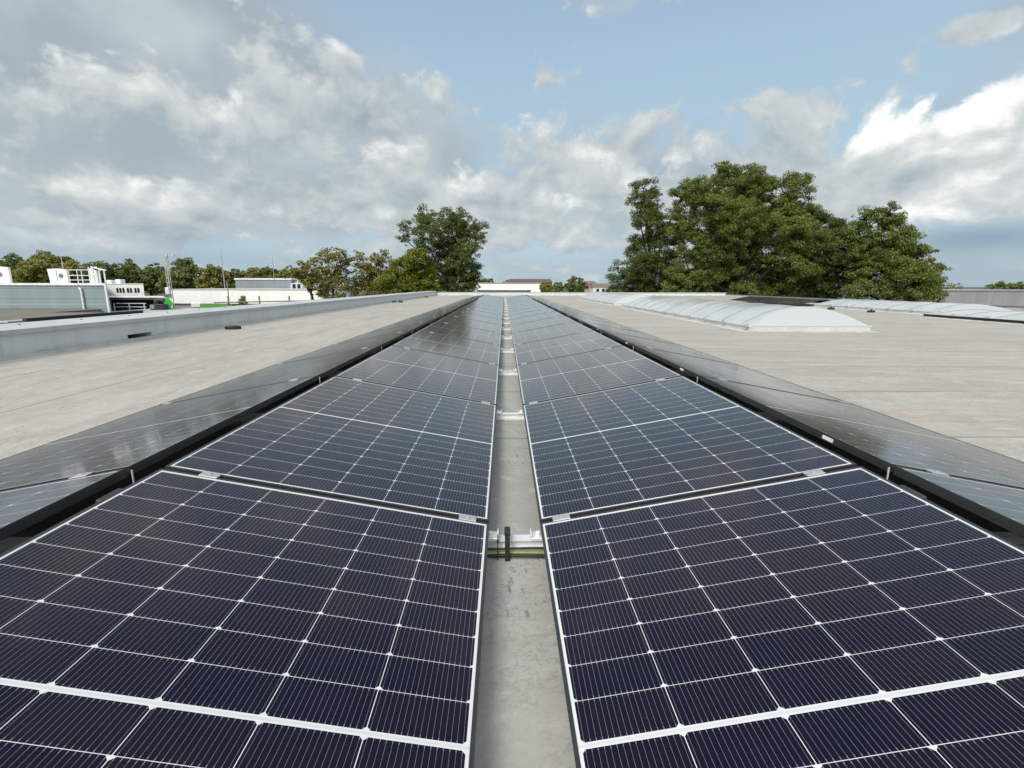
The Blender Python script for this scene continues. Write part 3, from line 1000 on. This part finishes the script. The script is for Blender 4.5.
# long white hall
x0, x1, z0, z1 = span(172, 322, 289, 303.5, 82)
wh = thing('white_hall', 'long white windowless hall behind the left parapet', 'building', (x0, 82, GZ))
L = x1 - x0
M_hall = ribbed('white_hall_cladding', (.84, .845, .82), 1.2, 0, .5, .05, .03)
MB().box(0, L, 0, 14, z0 - GZ, z1 - GZ - .15).build('wall', M_hall, wh)
MB().box(-.08, L + .08, -.1, 14.1, z1 - GZ - .148, z1 - GZ - .04).build('roof_edge', plain('pale_gutter', (.52, .53, .53), .5), wh)
MB().box(.1, L - .1, .25, 14, 0, z0 - GZ - .003).build('plinth', plain('grey_brown_plinth', (.28, .26, .25), .7), wh)
a, b, c, d = span(200, 232, 304, 308.5, 81.8)
MB().box(a - x0, b - x0, -.1, .24, c - GZ, d - GZ).build('green_band', plain('mid_green_paint', (.10, .30, .07), .6), wh)
a, b, c, d = span(191, 200, 303.6, 307, 81.8)
MB().box(a - x0, b - x0 - .02, -.1, .24, c - GZ, d - GZ).build('loading_door', M_whitem, wh)

# grey rail with short posts in front of the hall
gr = thing('pipe_rail', 'dull grey pipe on short posts before the white hall', 'railing')
p, q = at(214, 302.6, 66), at(318, 300.5, 66)
MB().tube([p, q], .08, 8).build('rail', plain('dull_pipe', (.16, .165, .165), .6), gr)
for px, py in ((227, 282), (227.8, 296), (259, 296), (289, 296), (311, 296.5)):
    a = at(px, py, 66.3)
    MB().tube([(a[0], 66.3, GZ), (a[0], 66.3, a[2])], .11 if py > 290 else .07, 6).build('post', plain('post_grey', (.20, .21, .21), .6), gr)

# grey hall behind and two little white houses
x0, x1, z0, z1 = span(236, 291, 278.2, 290, 118)
gh = thing('grey_hall', 'grey hall with white roof edge behind the white hall', 'building', (x0, 118, GZ))
L = x1 - x0
MB().box(0, L, 0, 16, 0, z1 - GZ - .42).build('wall', ribbed('grey_blue_cladding', (.27, .31, .345), 2.6, 0, .5, .25), gh)
MB().box(-.1, L + .1, -.15, 16, z1 - GZ - .418, z1 - GZ).build('roof_edge', M_whitem, gh)
for (pa, pb, py, lab) in ((291, 302, 280, 'small white gabled house beside the grey hall'), (303, 321, 285.5, 'lower white house half behind the olive bushes')):
    x0, x1, z0, z1 = span(pa, pb, py, 291, 112)
    t = thing('white_house', lab, 'house', (x0, 112, GZ))
    L, hh = x1 - x0, z1 - GZ
    MB().prism([(0, 0), (L, 0), (L, hh - .5), (L / 2, hh), (0, hh - .5)], 0, 9).build('wall', M_whitem, t)
    MB().prism([(-.15, hh - .53), (L / 2, hh + .03), (L + .15, hh - .53), (L + .15, hh - .40), (L / 2, hh + .17), (-.15, hh - .40)], -.2, 9.2).build('roof', plain('pale_tiles', (.45, .44, .43), .7), t)
    for f in (.3, .7):
        MB().box(L * f - .35, L * f + .35, -.03, .05, hh - 2.0, hh - .9).build('window', wm, t)
# dark roofs right of the white block
x0, x1, z0, z1 = span(144, 171, 294, 300, 90)
dr = thing('dark_roof_building', 'low dark-roofed building behind the canopy', 'building', (x0, 90, GZ))
MB().box(.2, x1 - x0 - .2, .3, 8, 0, z1 - GZ - .8).build('wall', plain('dull_brick', (.16, .14, .13), .8), dr)
ro = MB().add([(0, 0, z1 - GZ - .798), (x1 - x0, 0, z1 - GZ - .798), (x1 - x0, 8.4, z1 - GZ - .798), (0, 8.4, z1 - GZ - .798), (.8, 4, z1 - GZ), (x1 - x0 - .8, 4, z1 - GZ)],
              [(0, 3, 2, 1), (0, 1, 5, 4), (2, 3, 4, 5), (1, 2, 5), (3, 0, 4)])
ro.build('roof', plain('slate', (.07, .075, .08), .7), dr)

# lattice mast and thin poles
lm = thing('lattice_mast', 'pale lattice lighting mast beside the white hall', 'mast')
pb, ptp = at(171, 298, 76), at(170, 256, 76)
mb = MB()
hw = .22
for sx in (-1, 1):
    for sy in (-1, 1):
        mb.tube([(pb[0] + sx * hw, 76 + sy * hw, GZ), (pb[0] + sx * hw * .8, 76 + sy * hw * .8, ptp[2])], .05, 5)
n = 22
for k in range(n):
    za, zb = GZ + (ptp[2] - GZ) * k / n, GZ + (ptp[2] - GZ) * (k + 1) / n
    s = 1 if k % 2 else -1
    for sy in (-1, 1):
        mb.tube([(pb[0] - s * hw * .9, 76 + sy * hw * .9, za), (pb[0] + s * hw * .9, 76 + sy * hw * .9, zb)], .035, 4)
mb.build('lattice', plain('pale_mast', (.42, .42, .38), .6), lm)
MB().tube([(ptp[0] - .5, 76, ptp[2] + .05), (ptp[0] + .5, 76, ptp[2] + .05)], .04, 6).build('crossbar', M_galv, lm)
MB().tube([(ptp[0], 76, ptp[2]), (ptp[0], 76, ptp[2] + .7)], .03, 5).build('spike', M_galv, lm)
for s in (-1, 1):
    MB().bbox(ptp[0] + s * .5 - .16, ptp[0] + s * .5 + .16, 75.85, 76.1, ptp[2] - .05, ptp[2] + .22, .03).build('floodlight', M_galv, lm)
bx = at(169, 291, 75.6)
MB().bbox(bx[0] - .35, bx[0] + .25, 75.2, 75.7, bx[2] - .45, bx[2] + .55, .05).build('box', M_whitem, lm)
for (px, pt, Y, lab) in ((61, 256, 60, 'thin pale pole behind the rooftop railing'), (220.5, 248, 90, 'tall thin aerial left of the grey hall'), (272, 255, 105, 'tall thin aerial above the grey hall')):
    a = at(px, pt, Y)
    mb = MB().tube([(a[0], Y, GZ), (a[0], Y, a[2] - 1.0), (a[0], Y, a[2])], [.10, .06, .03], 6)
    mb.tube([(a[0] - .25, Y, a[2] - .9), (a[0] + .25, Y, a[2] - .9)], .025, 5)
    tag(mb.build('aerial_pole', plain('pole_grey', (.30, .31, .32), .5)), lab, 'pole')

# ------------------------------------------------------------------ far buildings ahead and to the right
x0, x1, z0, z1 = span(470, 541, 282.6, 292.5, 150)
cb = thing('white_warehouse', 'white warehouse straight ahead beyond the roof end', 'building', (x0, 150, GZ))
L, hh = x1 - x0, z1 - GZ
MB().box(0, L, 0, 40, 0, hh - .25).build('wall', M_hall, cb)
MB().box(-.15, L + .15, -.15, 40.1, hh - .248, hh).build('roof_edge', plain('warehouse_edge', (.30, .29, .28), .6), cb)
MB().box(L + .002, L + .10, .3, 5, 0, hh - 1.2).build('shaded_end', plain('shaded_end_grey', (.12, .13, .14), .6), cb)  # dark sheet painting the shade on the right end wall
x0, x1, z0, z1 = span(508, 553, 278.8, 284, 190)
rb = thing('red_roof_building', 'long low building with red-brown roof behind the warehouse', 'building', (x0, 190, GZ))
L, hh = x1 - x0, z1 - GZ
MB().box(.3, L - .3, .5, 11.5, 0, hh - 1.402).build('wall', plain('brick_far', (.14, .10, .085), .8), rb)
MB().add([(0, 0, hh - 1.4), (L, 0, hh - 1.4), (L, 12, hh - 1.4), (0, 12, hh - 1.4), (.5, 6, hh), (L - .5, 6, hh)], [(0, 3, 2, 1), (0, 1, 5, 4), (2, 3, 4, 5), (1, 2, 5), (3, 0, 4)]).build('roof', plain('red_brown_tiles', (.11, .075, .065), .8), rb)
for (pa, pb, py, col, lab) in ((584, 597, 281, (.34, .24, .21), 'distant brick house left of the tall trees'), (593, 612, 283.5, (.62, .62, .60), 'distant white house at the foot of the tall trees')):
    Y = 210 if py < 282 else 185
    x0, x1, z0, z1 = span(pa, pb, py, 291, Y)
    t = thing('distant_house', lab, 'house', (x0, Y, GZ))
    L, hh = x1 - x0, z1 - GZ
    MB().box(0, L, 0, 8, 0, hh - 1.3).build('wall', plain('wall_' + lab[:12].replace(' ', '_'), col, .8), t)
    MB().add([(-.3, -.3, hh - 1.298), (L + .3, -.3, hh - 1.298), (L + .3, 8.3, hh - 1.298), (-.3, 8.3, hh - 1.298), (.6, 4, hh), (L - .6, 4, hh)], [(0, 3, 2, 1), (0, 1, 5, 4), (2, 3, 4, 5), (1, 2, 5), (3, 0, 4)]).build('roof', plain('distant_tiles', (.17, .12, .11), .8), t)
    for f in (.25, .55, .8):
        MB().box(L * f - .5, L * f + .5, -.04, .05, hh - 3.2, hh - 1.9).build('window', wm, t)
x0, x1, z0, z1 = span(944, 1120, 290.3, 310, 78)
rg = thing('grey_building', 'plain grey metal hall at the right picture edge', 'building', (x0, 78, GZ))
L, hh = x1 - x0, z1 - GZ
MB().box(0, L, 0, 30, 0, hh - .2).build('wall', ribbed('plain_grey_cladding', (.25, .265, .275), .9, 0, .5, .12), rg)
MB().box(-.08, L + .08, -.1, 30.1, hh - .198, hh).build('roof_edge', plain('grey_edge', (.235, .25, .258), .5), rg)

# ------------------------------------------------------------------ trees


def tree(name, label, Y, lobes, leafm, group=None, seed=1, leaf=.26, dens=1.0, trunk_px=None, thick=.34, gz=GZ, spread=.7, clump=.30, hollow=.45):
    """trunk, limbs to every crown lobe, twigs to leaf clumps; lobes are (picture x, picture y, radius) at distance Y"""
    rng = np.random.default_rng(seed)
    sc_ = (Y - CAM[1]) / F_PX
    cen, rad = [], []
    zs = max(l[2] for l in lobes) * sc_
    for (px, py, r) in lobes:
        p = at(px, py, Y)
        p[1] += rng.uniform(-1, 1) * spread * zs
        cen.append(p)
        rad.append(r * sc_ * 1.06)
    cen, rad = np.array(cen), np.array(rad)
    tx = at(trunk_px, 285, Y)[0] if trunk_px else float(np.average(cen[:, 0], weights=rad))
    base = np.array([tx, Y, gz])
    cc, cr = [], []
    for c, r in zip(cen, rad):
        n = max(7, int(30 * dens * (r / clump / 4.2) ** 2))
        n = min(n, 130)
        d = rng.normal(size=(n, 3))
        d /= np.linalg.norm(d, axis=1)[:, None]
        q = c + d * (r * rng.uniform(hollow, 1.12, n) ** .8)[:, None] * np.array([1, 1, .9])
        cc.append(q)
        cr.append(np.full(n, r) ** .5 * clump * rng.uniform(.45, 1.55, n) * 1.12)
    ccs, crs = np.concatenate(cc), np.concatenate(cr)
    nl = np.maximum(16, (70 * dens * (crs / .5) ** 2 * (.26 / leaf) ** 1.2)).astype(int)
    idx = np.repeat(np.arange(len(ccs)), nl)
    N = len(idx)
    off = rng.normal(size=(N, 3))
    off /= np.linalg.norm(off, axis=1)[:, None]
    off *= (rng.uniform(0, 1, N) ** .45)[:, None]
    pos = ccs[idx] + off * crs[idx][:, None] * np.array([1.15, 1.15, .72])
    nrm = off * .7 + rng.normal(size=(N, 3)) * .6 + np.array([0, 0, .45])
    nrm /= np.linalg.norm(nrm, axis=1)[:, None]
    a = np.cross(nrm, rng.normal(size=(N, 3)))
    a /= np.linalg.norm(a, axis=1)[:, None] + 1e-9
    b = np.cross(nrm, a)
    s = leaf * rng.uniform(.55, 1.25, N)[:, None]
    droop = nrm * s * .18
    quad = np.stack([pos - a * s * .62, pos - b * s * .36 + droop, pos + a * s * .62, pos + b * s * .36 + droop], 1).reshape(-1, 3)
    quad -= base
    t = thing(name, label, 'tree', tuple(base), group=group)
    me = bpy.data.meshes.new('crown')
    me.vertices.add(N * 4)
    me.vertices.foreach_set('co', quad.astype(np.float32).ravel())
    me.loops.add(N * 4)
    me.loops.foreach_set('vertex_index', np.arange(N * 4, dtype=np.int32))
    me.polygons.add(N)
    me.polygons.foreach_set('loop_start', np.arange(N, dtype=np.int32) * 4)
    me.update(calc_edges=True)
    me.materials.append(leafm)
    o = bpy.data.objects.new('crown', me)
    COL.objects.link(o)
    o.parent = t
    # trunk and limbs
    mb = MB()
    top = cen[np.argmax(cen[:, 2])] - base
    zc = (np.min(cen[:, 2]) - gz) * .8
    fork = np.array([0., 0., max(2.0, zc)])
    hi = fork + (np.array([np.mean(cen[:, 0]) - tx, 0, np.mean(cen[:, 2]) - gz]) - fork) * .8
    mb.tube([(0, 0, 0), tuple(fork * .5 + [.1, 0, 0]), tuple(fork), tuple(hi), tuple(top)], [thick * 1.25, thick, thick * .85, thick * .5, thick * .12], 8)
    for c, r, q in zip(cen, rad, cc):
        c = c - base
        f = rng.uniform(.1, .9)
        st = fork + (hi - fork) * f
        if c[2] < st[2] - .5:
            st = fork
        m1 = st + (c - st) * .5 + np.array([0, 0, .12 * np.linalg.norm(c - st)])
        mb.tube([tuple(st), tuple(m1), tuple(c)], [thick * .42, thick * .28, thick * .15], 6, False)
        for e in q[:: max(1, len(q) // 14)]:
            e = e - base
            m2 = (c + e) / 2 + rng.normal(size=3) * .12 * r
            mb.tube([tuple(c), tuple(m2), tuple(e)], [thick * .13, thick * .08, thick * .03], 4, False)
    mb.build('trunk', M_bark, t)
    return t


TG = 'tall trees behind the right roof edge'
tree('tall_tree', 'slender gappy tree at the left end of the tall tree group', 57,
     [(641, 190, 11), (634, 198, 7), (650, 204, 13), (642, 222, 14), (655, 228, 13), (648, 246, 15), (662, 252, 14), (640, 264, 17), (625, 276, 15), (655, 278, 20), (616, 288, 9), (636, 290, 14), (668, 232, 12), (672, 262, 13), (672, 212, 8), (682, 280, 13)],
     M_leaf_dark, TG, 11, .145, .85, 652, .26, spread=.55)
tree('tall_tree', 'largest tall oak-like tree in the middle of the group, highest crown', 53,
     [(722, 172, 10), (706, 184, 13), (690, 198, 14), (676, 200, 9), (726, 190, 18), (744, 186, 16), (764, 186, 16), (782, 196, 17), (795, 212, 18), (752, 208, 22), (706, 212, 18), (684, 224, 15), (728, 226, 22),
      (774, 226, 24), (800, 238, 18), (696, 246, 18), (720, 258, 22), (750, 250, 24), (782, 258, 24), (684, 272, 18), (706, 284, 18), (735, 284, 18), (766, 284, 20), (796, 282, 18), (670, 288, 12), (722, 290, 13), (750, 292, 13), (738, 270, 16), (780, 292, 12), (735, 292, 12), (745, 280, 14), (714, 274, 14)],
     M_leaf_oak, TG, 12, .145, .95, 745, .55, spread=.95)
tree('tall_tree', 'rounded green tree between the highest crown and the rightmost tree', 52,
     [(818, 214, 12), (826, 230, 17), (842, 226, 11), (812, 246, 17), (836, 250, 18), (852, 246, 10), (820, 270, 18), (846, 272, 17), (830, 288, 17), (808, 290, 14), (858, 262, 10)],
     M_leaf_dark, TG, 13, .145, 1.0, 832, .36, spread=.8)
tree('tall_tree', 'broad sunlit tree at the right end of the tall tree group', 48,
     [(872, 218, 11), (886, 215, 11), (899, 222, 10), (866, 232, 11), (884, 234, 17), (904, 240, 15), (868, 254, 16), (892, 258, 20), (915, 256, 14), (928, 268, 11), (872, 278, 18), (900, 282, 20), (924, 284, 15), (940, 281, 8), (939, 270, 5), (860, 292, 13), (878, 294, 10), (885, 290, 10)],
     M_leaf_oak, TG, 14, .145, 1.0, 893, .42, spread=.85)
tree('small_tree', 'thin pale bush beside the grey hall at the right', 52, [(936, 290, 9), (928, 295, 8), (942, 297, 6)], M_leaf_lime, None, 15, .2, .8, 935, .1)
LG = 'trees behind the left end of the roof'
tree('dark_tree', 'tall dark airy tree left of the roof end', 60,
     [(424, 216, 11), (410, 228, 9), (402, 238, 7), (432, 230, 14), (446, 219, 11), (459, 216, 9), (466, 226, 12), (478, 232, 9), (484, 236, 5), (452, 236, 16), (470, 246, 13), (428, 250, 14), (446, 258, 18), (466, 264, 14), (440, 278, 16), (460, 282, 17), (474, 286, 7), (472, 272, 8)],
     M_leaf_dark, LG, 21, .145, .80, 452, .26, spread=.8, clump=.26)
tree('lime_bush', 'low yellow-green bushy tree below the dark tall tree', 57,
     [(404, 268, 12), (418, 262, 11), (395, 282, 14), (416, 280, 16), (430, 284, 10), (404, 292, 12)], M_leaf_lime, LG, 22, .2, 1.1, 410, .2)
tree('olive_tree', 'sparse olive-brown tree third from the dark tall tree', 56,
     [(326, 256, 9), (338, 262, 11), (342, 254, 6), (318, 266, 9), (330, 274, 12), (344, 276, 10), (322, 286, 13), (340, 288, 13)], M_leaf_autumn, LG, 23, .2, .62, 332, .16, clump=.25)
tree('olive_tree', 'gappy olive-brown tree next to the lime bush', 58,
     [(362, 260, 9), (372, 266, 10), (382, 258, 8), (388, 268, 10), (366, 276, 12), (382, 280, 12), (360, 288, 12), (376, 290, 12)], M_leaf_autumn, LG, 24, .2, .66, 373, .16, clump=.25)
tree('olive_tree', 'low reaching olive-brown tree farthest left, before the white hall', 54,
     [(303, 267, 7), (294, 272, 7), (312, 275, 9), (300, 280, 7), (318, 282, 8)], M_leaf_autumn, LG, 25, .2, .7, 312, .14, clump=.25)
tree('yellow_shrub', 'tiny yellow-brown plant on the pipe rail before the white hall', 67, [(243, 298.5, 2.6), (240, 301, 2.2), (246, 301.5, 2.4), (243, 303, 2.6)], M_leaf_autumn, None, 26, .16, 1.2, 243, .06)

far = [(8, 265, 12, 'first'), (38, 263, 13, 'second'), (54, 263, 10, 'third'), (74, 270, 10, 'fourth'), (106, 271, 11, 'fifth'), (124, 269, 10, 'sixth'), (150, 272, 10, 'seventh'), (182, 269, 11, 'eighth'), (212, 275, 10, 'ninth')]
for i, (px, py, r, o_) in enumerate(far):
    rg_ = random.Random(i)
    lob = [(px, py, r * .9), (px - r * .7, py + r * .5, r * .8), (px + r * .7, py + r * .45, r * .8), (px - r * .2, py + r * 1.2, r), (px + r * .6, py + r * 1.4, r * .9), (px - r * .9, py + r * 1.3, r * .8)]
    tree('treeline_tree', 'leafy tree in the left treeline, %s from the left picture edge' % o_, 105 + rg_.uniform(-4, 4), lob, (M_leaf_farw if i in (1, 3, 8) else M_leaf_far), 'trees of the left treeline', 40 + i, .42, .62, px, .3, clump=.34)
for i, px in enumerate((222, 238, 254, 266, 280, 296)):
    py = 275 - (2.5 if i == 3 else 0)
    lob = [(px, py, 6), (px - 6, py + 3, 6), (px + 6, py + 2.5, 6), (px, py + 8, 7)]
    tree('distant_tree', 'distant low tree behind the grey hall, %s from its left' % (ORD[i] if i else 'first'), 190, lob, M_leaf_far if i % 2 else M_leaf_farw, 'distant trees behind the grey hall', 60 + i, .6, .6, px, .3, clump=.4)
tree('round_tree', 'round dark green tree ahead beyond the roof end', 120, [(576, 285, 7.5), (570, 287, 5), (582, 287, 5), (576, 291, 7)], M_leaf_far, None, 71, .36, .8, 576, .25, clump=.34)
tree('small_round_tree', 'smaller dark tree left of the round tree', 125, [(559, 285.5, 4.5), (564, 287, 4), (556, 289, 4.5)], M_leaf_far, None, 72, .36, .8, 559, .2, clump=.34)
tree('yellow_tree', 'yellowish tree at the right end of the white warehouse', 128, [(547, 286, 4), (543, 289, 4), (549, 290, 4.5)], M_leaf_autumn, None, 73, .34, .8, 546, .2, clump=.34)
tree('distant_tree', 'faint bare-looking tree above the grey hall at the right', 130, [(953, 286, 4), (958, 287, 4), (949, 289, 4)], M_leaf_farw, None, 74, .34, .35, 954, .15, clump=.34)
tree('distant_tree', 'distant treetop above the grey hall at the right picture edge', 150, [(990, 288, 4), (998, 287, 5), (1007, 287.5, 5), (1016, 287, 5), (1024, 288, 5)], M_leaf_far, None, 75, .45, .7, 1007, .3, clump=.4)
for i, (px, lab) in enumerate(((484, 'low distant tree above the left end of the white warehouse'), (512, 'low distant tree above the middle of the white warehouse'))):
    tree('distant_tree', lab, 230, [(px, 283, 4), (px + 6, 283, 4), (px - 6, 283.5, 3.5)], M_leaf_far, None, 80 + i, .6, .7, px, .3, clump=.4)
